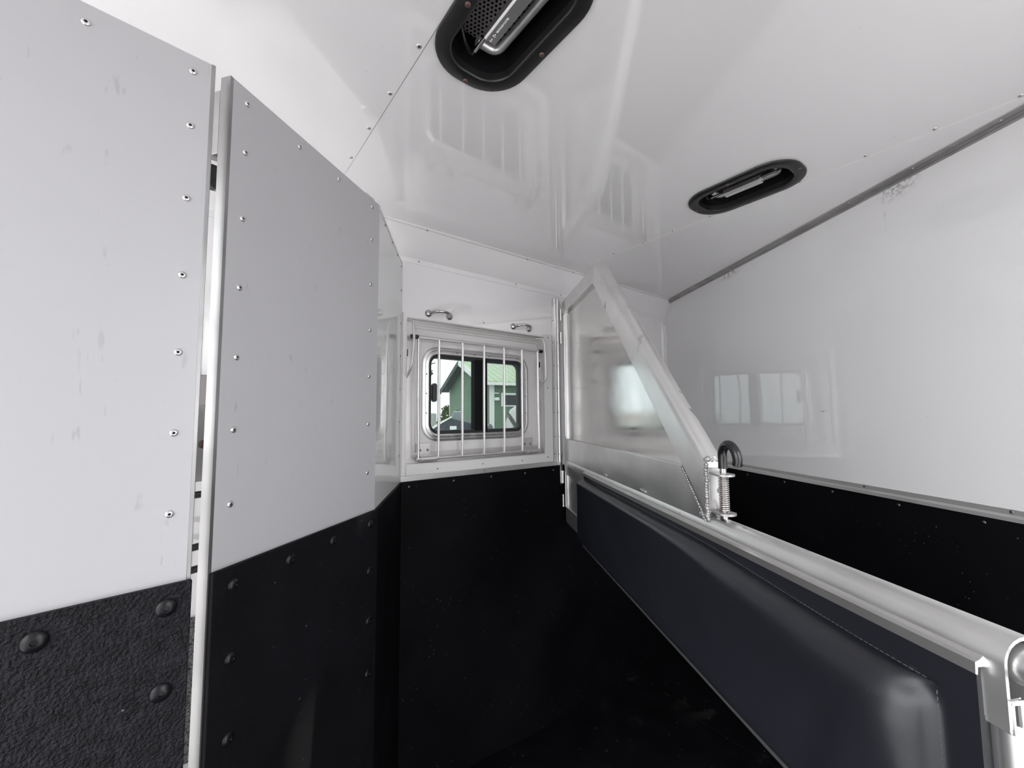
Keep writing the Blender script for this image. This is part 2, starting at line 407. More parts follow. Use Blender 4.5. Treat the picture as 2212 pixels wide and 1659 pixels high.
# streak of dirt running down from the ceiling angle
# ---------------------------------------------------------------- the unseen near side wall, with an opening added to let daylight in
wl = plate_holes('wall_left', rect(XR, 1.30, -0.06, ZT+0.03), [rect(.32, 1.16, 0.04, 2.04)], lambda u, v: (u, YB, v), Vector((0, -0.04, 0)), 'white_gloss')
tag(wl, 'white trailer side wall with added daylight opening behind the camera', 'wall', kind='structure')

# ================================================================== window (drop-down door with sliding glass)
def make_window():
    w = empty('window_1', (WCX, YW, WCZ))
    P = lambda x, y, z: (x - WCX, y - YW, z - WCZ)
    L = lambda x0, x1, z0, z1, y: [P(x, y, z) for x, z in rect(x0, x1, z0, z1)]
    mb = MB(); mb.loft([L(.652,1.371,1.219,1.797,1.5215), L(.6565,1.3665,1.2235,1.7925,1.5215), L(.6565,1.3665,1.2235,1.7925,1.546), L(.676,1.3655,1.240,1.784,1.546),
                        L(.676,1.3655,1.240,1.784,1.552), L(.690,1.3650,1.250,1.775,1.552), L(.690,1.3650,1.250,1.775,1.557), L(.706,1.3630,1.262,1.763,1.557), L(.706,1.3630,1.262,1.763,1.566)])
    mb.build('window_frame', 'white_metal', w, ang=20)
    c = (1.020, 1.499)
    plate_holes('door_panel', rect(.690, 1.3672, 1.2232, 1.7928), [rrect(.262, .178, .065, 8, c)], lambda u, v: P(u, 1.5655, v), Vector((0, 0.006, 0)), 'white_door', w)
    def rl(ins, y, r=0.075): return [P(u, y, v) for u, v in rrect(.281-ins, .197-ins, max(.02, r-ins), 8, c)]
    mb = MB(); mb.loft([rl(0, 1.566), rl(.0005, 1.560), rl(.003, 1.558), rl(.013, 1.557), rl(.015, 1.5585), rl(.017, 1.557), rl(.029, 1.557), rl(.031, 1.560), rl(.031, 1.585)])
    fo = mb.build('window_flange', 'aluminium_bright', w, ang=40)
    for u, v in [(-.20,.178),(-.12,.178),(-.03,.178),(.05,.178),(.13,.178),(.21,.178),(-.262,.08),(-.262,.0),(-.262,-.08),(.262,.08),(.262,.0),(.262,-.08),(-.16,-.178),(-.05,-.178),(.07,-.178),(.17,-.178)]:
        put(RIVET_D, 'screw', P(c[0]+u, 1.557, c[1]+v), FRONT, fo, 0.55)
    mb = MB(); mb.loft([rl(.030, 1.566), rl(.036, 1.564), rl(.045, 1.568), rl(.045, 1.60)])
    mb.build('gasket', 'gasket', w)
    box('glass_pane', P(.765, 1.590, 1.320), P(1.026, 1.594, 1.680), 'tinted_glass', w)
    box('glass_pane', P(1.014, 1.580, 1.320), P(1.277, 1.584, 1.680), 'tinted_glass', w)
    mb = MB(); mb.box(P(.996, 1.5655, 1.330), P(1.040, 1.597, 1.668)); mb.box(P(1.044, 1.563, 1.330), P(1.062, 1.589, 1.668)); mb.box(P(1.036, 1.572, 1.330), P(1.05, 1.589, 1.668))
    mb.build('center_stile', 'black_dark', w, 0.001)
    mb = MB(); mb.loft([[P(.805+u, 1.588, 1.505+v) for u, v in rrect(.011, .040, .0108, 6)], [P(.805+u, 1.574, 1.505+v) for u, v in rrect(.010, .039, .0098, 6)]], False, True)
    mb.build('slide_latch', 'black_grip', w)
    for x0, x1, zz in ((.658, .674, 1.63), (1.350, 1.366, 1.63)):
        sp = box('strike_plate', P(x0, 1.536, zz-.06), P(x1, 1.5455, zz+.055), 'white_metal', w, 0.0006)
        box('slot', P(x0+.001, 1.5345, zz+.012), P(x0+.008, 1.537, zz+.040), 'black_dark', sp)
    return w
win = make_window(); tag(win, 'barred sliding window in drop-down door left of the divider, barn outside', 'window', kind='structure')

def make_guard():
    o = empty('window_guard', (WCX, YW, 1.239))
    P = lambda x, y, z: (x - WCX, y - YW, z - 1.239)
    MB().tube([P(.700, 1.520, 1.720), P(1.337, 1.520, 1.720)], .0068).build('top_rail', 'bar_metal', o)
    for a, b in ((.671, .702), (1.334, 1.358)):
        MB().tube([P(a, 1.520, 1.720), P(b, 1.520, 1.720)], .0085).build('rubber_sleeve', 'black_grip', o)
    MB().tube([P(.702, 1.521, 1.239), P(1.352, 1.521, 1.239)], .0068).build('bottom_rail', 'bar_metal', o)
    for i, x in enumerate((.703, .794, .905, 1.015, 1.124, 1.229, 1.328)):
        k = 0.004 if i in (0, 6) else 0
        MB().tube([P(x, 1.5195, 1.7195), P(x, 1.5185, 1.70), P(x, 1.5185, 1.48), P(x+k, 1.5185, 1.27), P(x+k, 1.5205, 1.2395)], .0055, 10).build('bar', 'bar_metal', o)
    for x0 in (.716, 1.258):
        h = box('hinge_plate', P(x0, 1.556, 1.252), P(x0+.064, 1.5655, 1.298), 'white_metal', o, 0.0008)
        for dx in (.015, .048): put(RIVET_D, 'screw', P(x0+dx, 1.556, 1.270), FRONT, h, 0.9)
        mb = MB(); mb.tube([P(x0+.002, 1.524, 1.2385), P(x0+.072, 1.524, 1.2385)], .0120, 14); mb.box(P(x0, 1.534, 1.2435), P(x0+.072, 1.562, 1.254))
        mb.build('hinge_barrel', 'white_metal', h, 0.0006)
    return o
guard = make_guard()
tag(guard, 'hinged metal bar guard over the window left of the divider', 'window guard', 'barred window guards')

def make_loop(pts, name='holdback_loop'):
    mb = MB(); mb.tube(fillet(pts, 0.03, 6), .0048, 10)
    base = Vector(pts[0])
    mb.v = [tuple(Vector(v) - base) for v in mb.v]
    o = mb.build(name, 'bar_metal'); o.location = base
    return o
lp = make_loop([(.660, 1.548, 1.784), (.664, 1.484, 1.780), (.668, 1.480, 1.70), (.655, 1.480, 1.585), (.657, 1.542, 1.548)])
tag(lp, 'bent wire holdback loop at the left edge of the window', 'holdback loop', 'wire holdback loops')
lp2 = make_loop([(1.342, 1.548, 1.786), (1.345, 1.492, 1.782), (1.352, 1.490, 1.70), (1.357, 1.492, 1.575), (1.342, 1.545, 1.543)])
tag(lp2, 'bent wire holdback loop at the right edge of the window near the post', 'holdback loop', 'wire holdback loops')

def make_handle():
    o = empty('grab_handle', (0, 0, 0))
    pts = bez((-.044, -.006, 0), (-.040, -.060, .006), (.040, -.060, .006), (.044, -.006, 0), 14)
    MB().tube(pts, [.0085, .0075, .0065] + [.0058]*9 + [.0065, .0075, .0085], 12).build('arch', 'chrome', o)
    for s in (-1, 1):
        mb = MB(); mb.lathe([(.0150, 0), (.0150, -.003), (.0135, -.007), (.0090, -.0105), (.0050, -.0115)], 18, (s*.048, 0, 0), 'Y')
        f = mb.build('foot', 'chrome', o)
        put(RIVET, 'screw', (s*.050, -.0105, 0), FRONT, f, 0.7)
    return o
h1 = make_handle(); h1.location = (.7945, YW, 1.822); tag(h1, 'chrome tie handle above the window, nearer the corner panel', 'handle', 'chrome tie handles above the window')
h2 = copy_tree(h1); h2.location = (1.230, YW, 1.823); tag(h2, 'chrome tie handle above the window, nearer the divider post', 'handle', 'chrome tie handles above the window')

# the same window once more in the stall behind the divider; seen as a reflection in the ceiling
for src, lab, cat, kind in ((win, 'matching window in the stall hidden behind the divider head panel', 'window', 'structure'), (guard, 'metal bar guard over the window hidden behind the divider head panel', 'window guard', None)):
    c = copy_tree(src); c.location.x += W2; c['label'] = lab; c['category'] = cat
    if kind: c.name = 'window_2'

# ================================================================== divider post on the wall
post = tag(empty('divider_post', (1.452, YW, 0)), 'extruded aluminium post on the wall carrying the divider hinge', 'post')
mb = MB(); mb.prism([(-.024, 0), (-.024, -.004), (-.012, -.006), (-.010, -.012), (-.004, -.014), (.002, -.014), (.006, -.010), (.010, -.014), (.017, -.013), (.019, -.004), (.019, 0)], lambda u, v, t: (u, v, t), 1.175, 1.998)
mb.build('extrusion', 'aluminium_bright', post, ang=25)
for z in (1.885, 1.772, 1.655, 1.54, 1.42, 1.30, 1.215):
    put(RIVET_D, 'rivet', (-.018, -.005, z), FRONT, post, 0.55); put(RIVET_D, 'rivet', (.004, -.0125, z), FRONT, post, 0.45)
box('hinge_leaf', (.016, -.007, 0.885), (.032, 0, 1.985), 'aluminium', post, 0.001)
for i, z in enumerate((1.92, 1.80, 1.10, 0.985)):
    MB().tube([(.030, -.012, z-.030), (.030, -.012, z+.030)], .0058, 10).build('hinge_knuckle', 'aluminium_bright', post)
mb = MB(); mb.loft([[(.010, -.012, .895), (.034, -.012, .893), (.034, -.008, .893), (.010, -.008, .895)], [(.004, -.014, .826), (.034, -.014, .829), (.034, -.010, .829), (.004, -.010, .826)]], True, True)
mb.build('hinge_strap', 'aluminium', post)

# ================================================================== padded divider
dv = tag(empty('stall_divider', (1.482, 1.500, 0), 239), 'aluminium stall divider with triangular head panel and black padded lower side', 'stall divider')
# local axes: x = along the divider from the hinge, -y = towards the camera side, z = up
HWD, HGT = 0.025, 0.080
def uprof(n=10):          # (across, depth below the crown)
    pts = [(-HWD, HGT)]
    for k in range(n + 1):
        a = PI - PI*k/n; pts.append((HWD*math.cos(a), HWD - HWD*math.sin(a)))
    pts.append((HWD, HGT)); return pts
UP = uprof()
# crown line of each member runs at y = +0.025 (centre)
def member(name, p0, p1, out, s0, s1, m='aluminium'):
    """p0->p1 crown line in (x, z); out = outward unit (x, z); s0/s1 = shear of the end cuts per metre of depth"""
    p0 = Vector(p0); p1 = Vector(p1); d = (p1-p0).normalized(); o = Vector(out)
    A = []; Bq = []
    for a, dep in UP:
        q0 = p0 + d*(s0*dep) - o*dep; q1 = p1 + d*(s1*dep) - o*dep
        A.append((q0.x, a + HWD, q0.y)); Bq.append((q1.x, a + HWD, q1.y))
    return MB().loft([A, Bq], True, True).build(name, m, dv, ang=25)
member('head_rail', (0.0, 2.000), (0.540, 2.000), (0, 1), 0, -0.4142)
s2 = math.sqrt(.5)
dg = member('diagonal_rail', (0.540, 2.000), (0.540+.9645*s2, 2.000-.9645*s2), (s2, s2), 0.4142, 1.0)
def shell(k, x): # k = wall offset of the sleeve section
    r = HWD - k; pts = [(-r, HGT)] + [(r*math.cos(PI - PI*i/12), k + r - r*math.sin(PI - PI*i/12)) for i in range(13)] + [(r, HGT)]
    return [(x, a + HWD, 1.197 - dep) for a, dep in pts]
MB().loft([shell(.0032, 1.50), shell(.0032, 1.700), shell(0, 1.700), shell(0, 0.0)], closed=False).build('top_pipe', 'aluminium', dv, ang=25)
def poly_plate(name, poly, y0, y1, m, bevel=0.0): return MB().prism(poly, lambda u, v, t: (u, t, v), y0, y1).build(name, m, dv, bevel)
poly_plate('head_sheet', [(0.02, 1.19), (1.27, 1.19), (0.53, 1.93), (0.02, 1.93)], 0.014, 0.018, 'brushed_sheet')
poly_plate('head_band', [(0.024, 1.186), (1.218, 1.186), (1.128, 1.290), (0.024, 1.290)], 0.002, 0.013, 'aluminium', 0.0015)
box('hinge_stile', (-0.004, 0.004, 0.885), (0.024, 0.046, 1.925), 'aluminium', dv, 0.002)
MB().tube([(0.026, 0.003, 1.91), (0.026, 0.003, 1.30)], .0032, 8).build('stile_bead', 'aluminium_bright', dv)
# lower half
box('lower_sheet', (0.02, 0.010, 0.885), (1.690, 0.016, 1.14), 'aluminium', dv)
box('end_plate', (0.020, 0.001, 0.885), (0.40, 0.010, 0.957), 'aluminium', dv, 0.001)
mb = MB(); mb.tube([(0.012, 0.001, 1.125), (0.012, 0.001, 0.958), (0.35, 0.001, 0.958)], .0034, 8)
mb.build('edge_bead', 'aluminium_bright', dv)
mb = MB(); mb.prism([(0.012, 0.868), (-0.012, 0.868), (-0.014, 0.872), (-0.014, 0.880), (-0.012, 0.883), (-0.008, 0.884), (0.012, 0.886)], lambda u, v, t: (t, u, v), 0.345, 1.695)
mb.build('bottom_rail', 'aluminium_bright', dv, ang=20)
MB().tube([(1.690, 0.025, 1.120), (1.690, 0.025, 0.868)], .0215, 18).build('end_tube', 'aluminium_bright', dv)
MB().tube([(1.52, 0.025, 1.1700), (2.02, 0.025, 1.1700)], .0190, 20).build('slide_tube', 'aluminium_bright', dv)
mb = MB(); mb.prism([(0.0, 1.173), (-0.004, 1.170), (-0.0095, 1.168), (-0.0100, 1.157), (-0.0075, 1.156), (-0.0065, 1.163), (0.0, 1.163)], lambda u, v, t: (t, u, v), 0.345, 1.684)
mb.build('pad_lip', 'aluminium_bright', dv, ang=15)
mb = MB()
mb.box((1.676, 0.0005, 1.112), (1.700, 0.004, 1.125)); mb.box((1.6985, 0.012, 1.112), (1.702, 0.016, 1.142)); mb.box((1.6985, 0.002, 1.138), (1.702, 0.016, 1.142)); mb.box((1.6985, 0.002, 1.112), (1.702, 0.005, 1.142))
mb.build('catch_hook', 'aluminium', dv, 0.0008)
# padded vinyl cover
def sstep(a, b, x):
    t = max(0.0, min(1.0, (x-a)/(b-a))); return t*t*(3-2*t)
def pad_top(s): return 1.1425 - 0.0195*sstep(1.15, 1.64, s)
def pad_n(s, z):
    zt = pad_top(s); hgt = 0.016 + 0.045*sstep(1.0, 1.64, s)
    q = lambda t: math.sqrt(max(0.0, 1 - (1 - max(0.0, min(1.0, t)))**2))
    top = q((zt-z)/hgt) if z < zt else 0
    bot = q((z-0.884)/0.035); lf = q((s-0.345)/0.022); rt = q((1.640-s)/0.055) if s < 1.640 else 0
    g = top*bot*lf*rt
    near = sstep(1.40, 1.62, s)
    fold = 0.0030*near*math.sin(70*s + 9*math.sin(4*z))*sstep(1.10, 0.98, z)
    rip = 0.0012*math.sin(23*s + 3*z)*math.sin(31*z)
    pucker = -0.007*math.exp(-((s-1.630)**2 + (z-1.113)**2)/0.00016)
    return 0.004 + g*(0.036 + fold + rip) + pucker*(1 if g > 0.02 else 0.2)
NS, NZ = 150, 70
ss = []
for i in range(NS+1):
    ss.append(0.345 + (1.680-0.345)*(i/NS))
def pad_z(s, j):                      # rows follow the seam so the edge stays clean
    zt = pad_top(s); n1 = NZ - 6
    if j <= n1:
        t = j/n1; return 0.884 + (zt-0.884)*(1 - (1-t)**1.6)
    return zt + (1.162-zt)*(j-n1)/6
rows = [[(s, -pad_n(s, pad_z(s, j)), pad_z(s, j)) for s in ss] for j in range(NZ+1)]
mb = MB(); mb.loft(rows, closed=False)
mb.loft([[(s, 0.009, 0.884) for s in ss], rows[0]], closed=False)
er = [r[-1] for r in rows]; el = [r[0] for r in rows]
mb.loft([[(x, 0.009, z) for x, y, z in er], [(x+0.0015, 0.002, z) for x, y, z in er], er], closed=False)
mb.loft([[(x, 0.009, z) for x, y, z in el], el], closed=False)
pad = mb.build('vinyl_pad', 'vinyl', dv, ang=70); pad['label'] = 'glossy black padded vinyl cover'
mb = MB(); s = 0.37
while s < 1.636:
    mb.tube([(s, -.0046, pad_top(s)+.0015), (s+.0042, -.0046, pad_top(s+.0042)+.0015)], .0006, 5); s += .0066
z = 1.117
while z > 0.89:
    mb.tube([(1.6435, -pad_n(1.6435, z)-.0004, z), (1.6435, -pad_n(1.6435, z)-.0004, z-.0042)], .0007, 5); z -= .0066
mb.build('stitching', 'thread', pad)
# weld beads
def weld(name, pts, r, parent):
    mb = MB()
    for p in pts:
        p = Vector(p) + Vector((random.uniform(-1, 1), random.uniform(-1, 1), random.uniform(-1, 1)))*r*0.2
        k = r*random.uniform(.85, 1.2)
        mb.lathe([(k*.5, -k*.8), (k*.95, -k*.3), (k, 0), (k*.95, k*.3), (k*.5, k*.8)], 8, p, 'Y')
    return mb.build(name, 'latch_metal', parent, ang=60)
weld('weld_bead', [(1.130 + .0875*i/22, -.0005 + .002, 1.288 - .100*i/22) for i in range(23)], .0032, dg)
weld('weld_bead', [(1.2235, .0035, 1.303 - .112*i/20) for i in range(21)], .0048, dg)
weld('weld_bead', [(1.216 + .003*math.sin(i), .008 + .0016*i, 1.312) for i in range(20)], .0055, dg)
weld('weld_bead', [(0.60 + .004*i, .0005, 1.1935) for i in range(4)], .004, dv)
weld('weld_bead', [(0.90 + .006*i, .001, 1.1945) for i in range(6)], .004, dv)
weld('weld_bead', [(1.20 + .003*i, .003, 1.197) for i in range(9)], .004, dv)
# spring latch at the foot of the diagonal
PX, PY = 1.256, 0.020
br = MB()
br.box((1.2225, .006, 1.206), (1.2275, .044, 1.296))
br = br.build('latch_bracket', 'latch_metal', dv, 0.001)
MB().tube([(1.2265, .030, 1.249), (1.2295, .030, 1.249)], .0055, 12).build('slot', 'tank_grey', br)
for z in (1.2835, 1.2075):
    poly = [(1.224, PY-.013)] + [(PX + .004 + .019*math.cos(a), PY + .019*math.sin(a)) for a in [R_(-75 + 150*k/12) for k in range(13)]] + [(1.224, PY+.013)]
    MB().prism(poly, lambda u, v, t: (u, v, t), z, z+.0045).build('latch_tab', 'latch_metal', br, 0.0006)
pin = MB().tube([(PX, PY, 1.196), (PX, PY, 1.305)], .0062, 14).build('latch_pin', 'steel', dv)
hk = [(PX, PY, 1.298), (PX, PY, 1.315)] + [(PX + .0235 - .0235*math.cos(R_(a)), PY - .002*math.sin(R_(a)), 1.3205 + .0265*math.sin(R_(a))) for a in range(0, 181, 15)] + [(PX + .046, PY, 1.315), (PX+.044, PY, 1.309)]
MB().tube(hk, .0088, 14).build('rubber_grip', 'black_grip', pin)
sp = [(PX + 0.0086*math.cos(2*PI*17*t/272), PY + 0.0086*math.sin(2*PI*17*t/272), 1.2125 + .070*t/272) for t in range(273)]
MB().tube(sp, .0015, 6).build('spring', 'steel', dv)

# ================================================================== folding tack-room panels on the left
ZPT = 2.0055
def rivets(parent, pts, me=RIVET, name='rivet', y=0.0, sc=1.0):
    for x, z in pts: put(me, name, (x, y, z), FRONT, parent, sc)
# return panel beside the window
rt = tag(empty('corner_panel', (.4007, 1.1308, 0), 59.1), 'narrow glossy white panel joining the tack panel to the window wall', 'panel')
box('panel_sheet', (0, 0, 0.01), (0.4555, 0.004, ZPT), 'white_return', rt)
box('panel_core', (0.030, 0.004, 0.03), (0.440, 0.018, ZPT-.004), 'aluminium_satin', rt)
mb = MB(); mb.loft([[(0.0, -.002, z), (0.006, -.008, z), (0.20, -.0085, z), (0.445, -.007, z), (0.452, -.003, z)] for z in (0.002, 0.5, ZK)], closed=False)
mb.loft([[(0.0, -.002, ZK), (0.006, -.008, ZK), (0.20, -.0085, ZK), (0.445, -.007, ZK), (0.452, -.003, ZK)], [(0.0, 0, ZK), (0.006, 0, ZK), (0.20, 0, ZK), (0.445, 0, ZK), (0.452, 0, ZK)]], closed=False)
mb.build('rubber_sheet', 'rubber', rt)
rivets(rt, [(.084, 1.987), (.218, 1.989), (.328, 1.989), (.420, 1.980), (.425, 1.889), (.425, 1.76), (.425, 1.635), (.425, 1.508), (.425, 1.385), (.425, 1.26)], RIVET_D, sc=.75)
box('seam_strip', (0.004, -.0012, ZC-.030), (0.452, 0, ZC-.0285), 'aluminium_satin', rt)
# middle panel
p2 = tag(empty('tack_panel', (.0334, .844, 0), 37.984), 'white riveted tack panel with black rubber base, right of the gap', 'panel', 'folding tack room panels')
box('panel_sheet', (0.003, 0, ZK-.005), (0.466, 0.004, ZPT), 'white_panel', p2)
box('panel_core', (0.010, 0.004, 0.03), (0.452, 0.020, ZPT-.004), 'aluminium_satin', p2)
mb = MB(); mb.prism([(-.003, .0), (.003, .0), (.003, .021), (-.0005, .0225), (-.003, .021)], lambda u, v, t: (u, v, t), 0.03, ZPT)
mb.build('edge_frame', 'edge_metal', p2)
box('rubber_sheet', (-.001, -.008, 0.01), (0.4665, 0, ZK), 'rubber_panel', p2, 0.0015)
rivets(p2, [(.032, z) for z in (1.979, 1.886, 1.762, 1.636, 1.512, 1.386, 1.260)] + [(.161, 1.981), (.289, 1.982)] + [(.430, z) for z in (1.983, 1.890, 1.765, 1.639, 1.514, 1.387, 1.260)])
rivets(p2, [(.038, 1.126), (.038, 1.007), (.039, .880), (.039, .755), (.163, 1.126), (.291, 1.126), (.436, 1.126), (.436, 1.008), (.436, .884), (.436, .755)], BOLT, 'bolt', -.008, .8)
mb = MB(); mb.box((.404, .004, ZPT-.002), (.447, .024, ZPT+.008)); mb.build('top_catch', 'aluminium', p2, .001)
# hinge hardware in the gap
MB().tube([(.028, .062, 1.885), (.028, .062, 1.985)], .016, 14).build('hinge_tube', 'trim_dark', p2)
box('hinge_plate', (.004, .030, 1.872), (.036, .045, 1.99), 'trim_dark', p2, .001)
MB().lathe([(.022, .0), (.022, .012), (.016, .018)], 16, (.020, .050, 1.840), 'Y').build('hinge_knob', 'black_grip', p2)
box('lock_plate', (.000, .042, 1.300), (.030, .050, 1.430), 'trim_dark', p2, .001)
put(SCREW_R, 'screw', (.013, .042, 1.362), FRONT, p2, 1.2)
# near panel
p1 = tag(empty('tack_panel', (.0093, .8355, 0), 7.806), 'white riveted tack panel with coarse black rubber base, left of the gap', 'panel', 'folding tack room panels')
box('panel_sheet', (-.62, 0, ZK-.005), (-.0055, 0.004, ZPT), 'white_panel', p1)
box('panel_core', (-.62, 0.004, 0.03), (-.002, 0.014, ZPT-.004), 'aluminium_satin', p1)
box('edge_frame', (-.0055, -.0015, ZK-.004), (.0, 0.014, ZPT), 'edge_metal', p1, .0006)
box('rubber_sheet', (-.62, -.010, 0.01), (.001, 0, ZK), 'rubber_textured', p1, .0015)
rivets(p1, [(-.030, z) for z in (1.978, 1.884, 1.761, 1.634, 1.510, 1.384, 1.261)] + [(-.154, 1.977), (-.28, 1.977), (-.41, 1.977), (-.54, 1.977)])
rivets(p1, [(-.029, 1.126), (-.158, 1.126), (-.285, 1.126), (-.41, 1.126), (-.030, 1.007), (-.030, .88), (-.030, .755)], BOLT, 'bolt', -.010, 1.0)

# saddle rack and carpet glimpsed through the gap
sr = tag(empty('saddle_rack', (.02, 1.30, 0)), 'saddle rack with dark arms glimpsed through the gap between tack panels', 'saddle rack')
box('post', (-.05, .16, 0.0), (-.01, .20, 1.55), 'aluminium_satin', sr, .003)
box('mount_plate', (-.05, .12, 1.44), (.06, .165, 1.525), 'screen_metal', sr, .003)
for z in (1.262, 1.215, 1.085, 1.030):
    MB().tube([(-.12, -.03, z), (.10, .10, z-.006)], .009, 10).build('arm', 'black_grip', sr)
cp = box('carpet_panel', (-.70, 1.512, 0.46), (.50, 1.5235, 0.845), 'carpet', None, .003)
tag(cp, 'grey speckled carpet strip on the tack room wall, seen through the gap', 'carpet')

# ================================================================== roof vents
def make_vent():
    v = empty('roof_vent', (0, 0, ZT))
    def rl(ins, z): return [(x, y, z) for x, y in rrect(.1015-ins, .1685-ins, .088-ins, 10)]
    fr = MB().loft([rl(.002, 0), rl(0, -.002), rl(.001, -.006), rl(.004, -.008), rl(.026, -.0085), rl(.029, -.0075), rl(.031, -.0085), rl(.033, -.006), rl(.033, .010)]).build('vent_flange', 'black_plastic', v)
    for x, y in ((-.083, .012), (.088, .010), (0, .158), (0, -.158)): put(SCREW_R, 'screw', (x, y, -.0082), DOWN, fr, .9)
    MB().loft([rl(.031, -.004), rl(.033, .03), rl(.038, .098)], False, True).build('vent_tray', 'black_dark', v)
    # perforated screen
    bm = MB(); st = .0088; ny = 28; nx = 13
    for iy in range(-ny//2, ny//2 + 1):
        for ix in range(-nx//2, nx//2 + 1):
            x = ix*st + (st/2 if iy % 2 else 0); y = iy*st*.87
            hw, hh = .066, .130
            if abs(x) > hw-.004 or abs(y) > hh-.004: continue
            if abs(x) > hw-.05 and abs(y) > hh-.05 and math.hypot(abs(x)-(hw-.05), abs(y)-(hh-.05)) > .046: continue
            o8 = [(x + .0029*math.cos(2*PI*k/6), y + .0029*math.sin(2*PI*k/6), .052) for k in range(6)]
            h6 = [(x + st*.578*math.cos(PI/6*0 + 2*PI*k/6 + PI/6*1 - PI/6), y + st*.578*math.sin(2*PI*k/6), .052) for k in range(6)]
            h6 = [(x + st*.5775*math.cos(2*PI*k/6 + PI/6), y + st*.5775*math.sin(2*PI*k/6 + PI/6), .052) for k in range(6)]
            o8 = [(x + .0029*math.cos(2*PI*k/6 + PI/6), y + .0029*math.sin(2*PI*k/6 + PI/6), .052) for k in range(6)]
            bm.loft([h6, o8])
    bm.build('vent_screen', 'screen_metal', v, smooth=False)
    ring = fillet([(-.010, .096, .030), (.038, .096, .030), (.040, -.096, .030), (-.010, -.096, .030)], .036, 8)
    MB().tube(ring, .0085, 12).build('lid_handle', 'aluminium_satin', v)
    bar = MB(); bar.prism([(-.0195, .014), (-.0195, .001), (-.0165, -.003), (.0055, -.003), (.0055, .014)], lambda a, b, t: (a, t, b), -.058, .056)
    bar = bar.build('handle_bar', 'aluminium_bright', v, .0008)
    mb = MB(); rnd = random.Random(3)          # etched warning triangle and worn lettering
    def stroke(x0, y0, x1, y1, w=.0005): mb.tube([(x0, y0, -.0031), (x1, y1, -.0031)], w, 5)
    stroke(-.0105, .040, -.0045, .040); stroke(-.0105, .040, -.0075, .0342); stroke(-.0045, .040, -.0075, .0342)
    y = .030
    while y > -.006:
        stroke(-.0098, y, -.0062, y + rnd.uniform(-.0008, .0008))
        if rnd.random() < .7: stroke(-.0098 if rnd.random() < .5 else -.0062, y, -.0098 if rnd.random() < .5 else -.0062, y - .0016)
        y -= .0024
    y = .0525
    while y > .0455:
        stroke(-.0088, y, -.0058, y); stroke(-.0073, y, -.0073, y-.0011); y -= .0019
    mb.build('etched_marks', 'etched', bar)
    MB().tube([(-.0135, -.104, .008), (-.0135, .098, .008)], .0042, 12).build('handle_rod', 'chrome', v)
    for s in (-1, 1):
        MB().tube(fillet([(-.0135, s*.096, .008), (-.0135, s*.112, .010), (-.030, s*.112, .030), (-.045, s*.10, .05)], .012), .0038, 8).build('rod_clip', 'black_grip', v)
    return v
v1 = make_vent(); v1.location = (*VENTS[0], ZT); tag(v1, 'large black oval roof vent with metal handle, cut by the top of the picture', 'roof vent', 'black oval roof vents')
v2 = copy_tree(v1); v2.location = (*VENTS[1], ZT); tag(v2, 'whole black oval roof vent in view, nearest the slanted front wall', 'roof vent', 'black oval roof vents')

# ================================================================== outside the window
# green barn; local x along its long side, local y along the gable end
barn = tag(empty('barn', (9.10, 13.20, -.40), -12.7), 'green barn with pale green metal roof outside the window', 'barn')
EZ, RZ, GW, LEN = 3.10, 4.12, 5.4, 14.0
OH, OE = .40, .30
slope = (RZ-EZ)/(GW/2)
mb = MB(); mb.prism([(0, 0), (GW, 0), (GW, EZ), (GW/2, RZ), (0, EZ)], lambda u, v, t: (t, u, v), 0, .12); mb.build('gable_wall', 'green_siding_gable', barn)
box('side_wall', (0.0, 0, 0), (LEN, .12, EZ), 'green_siding', barn)
box('side_wall', (0.0, GW-.12, 0), (LEN, GW, EZ), 'green_siding', barn)
for sgn in (0, 1):
    f = (lambda y: y) if sgn == 0 else (lambda y: GW - y)
    y0 = -OE; z0 = EZ - OE*slope
    mb = MB(); mb.prism([(f(y0), z0+.02), (f(GW/2), RZ+.02), (f(GW/2), RZ+.12), (f(y0), z0+.12)], lambda u, v, t: (t, u, v), -OH, LEN)
    mb.build('roof_slope', 'green_roof', barn)
    mb = MB(); mb.prism([(f(y0+.02), z0), (f(GW/2), RZ), (f(GW/2), RZ+.02), (f(y0+.02), z0+.02)], lambda u, v, t: (t, u, v), -OH+.02, LEN)
    mb.build('soffit', 'soffit', barn)
    mb = MB(); mb.prism([(f(y0), z0-.10), (f(GW/2), RZ-.10), (f(GW/2), RZ+.14), (f(y0), z0+.14)], lambda u, v, t: (t, u, v), -OH-.04, -OH)
    mb.build('rake_board', 'barn_white' if sgn == 0 else 'soffit', barn)
box('fascia', (-OH, -OE-.03, EZ-OE*slope-.03), (LEN, -OE, EZ-OE*slope+.09), 'barn_white', barn)
box('corner_board', (-.03, -.04, 0), (.16, .02, EZ), 'barn_white', barn)
box('corner_board', (-.03, GW-.02, 0), (.02, GW+.04, EZ), 'barn_white', barn)
wf = box('barn_window', (.45, -.05, 2.15), (2.6, .02, 2.68), 'barn_white', barn)
box('pane', (.52, -.055, 2.20), (2.53, -.045, 2.60), 'vehicle_glass', wf)
lb = box('wall_lamp', (.16, -.14, 2.38), (.34, 0, 2.50), 'barn_white', barn, .02)
box('mounting_box', (.16, -.06, 2.64), (.34, 0, 2.69), 'barn_white', barn, .01)
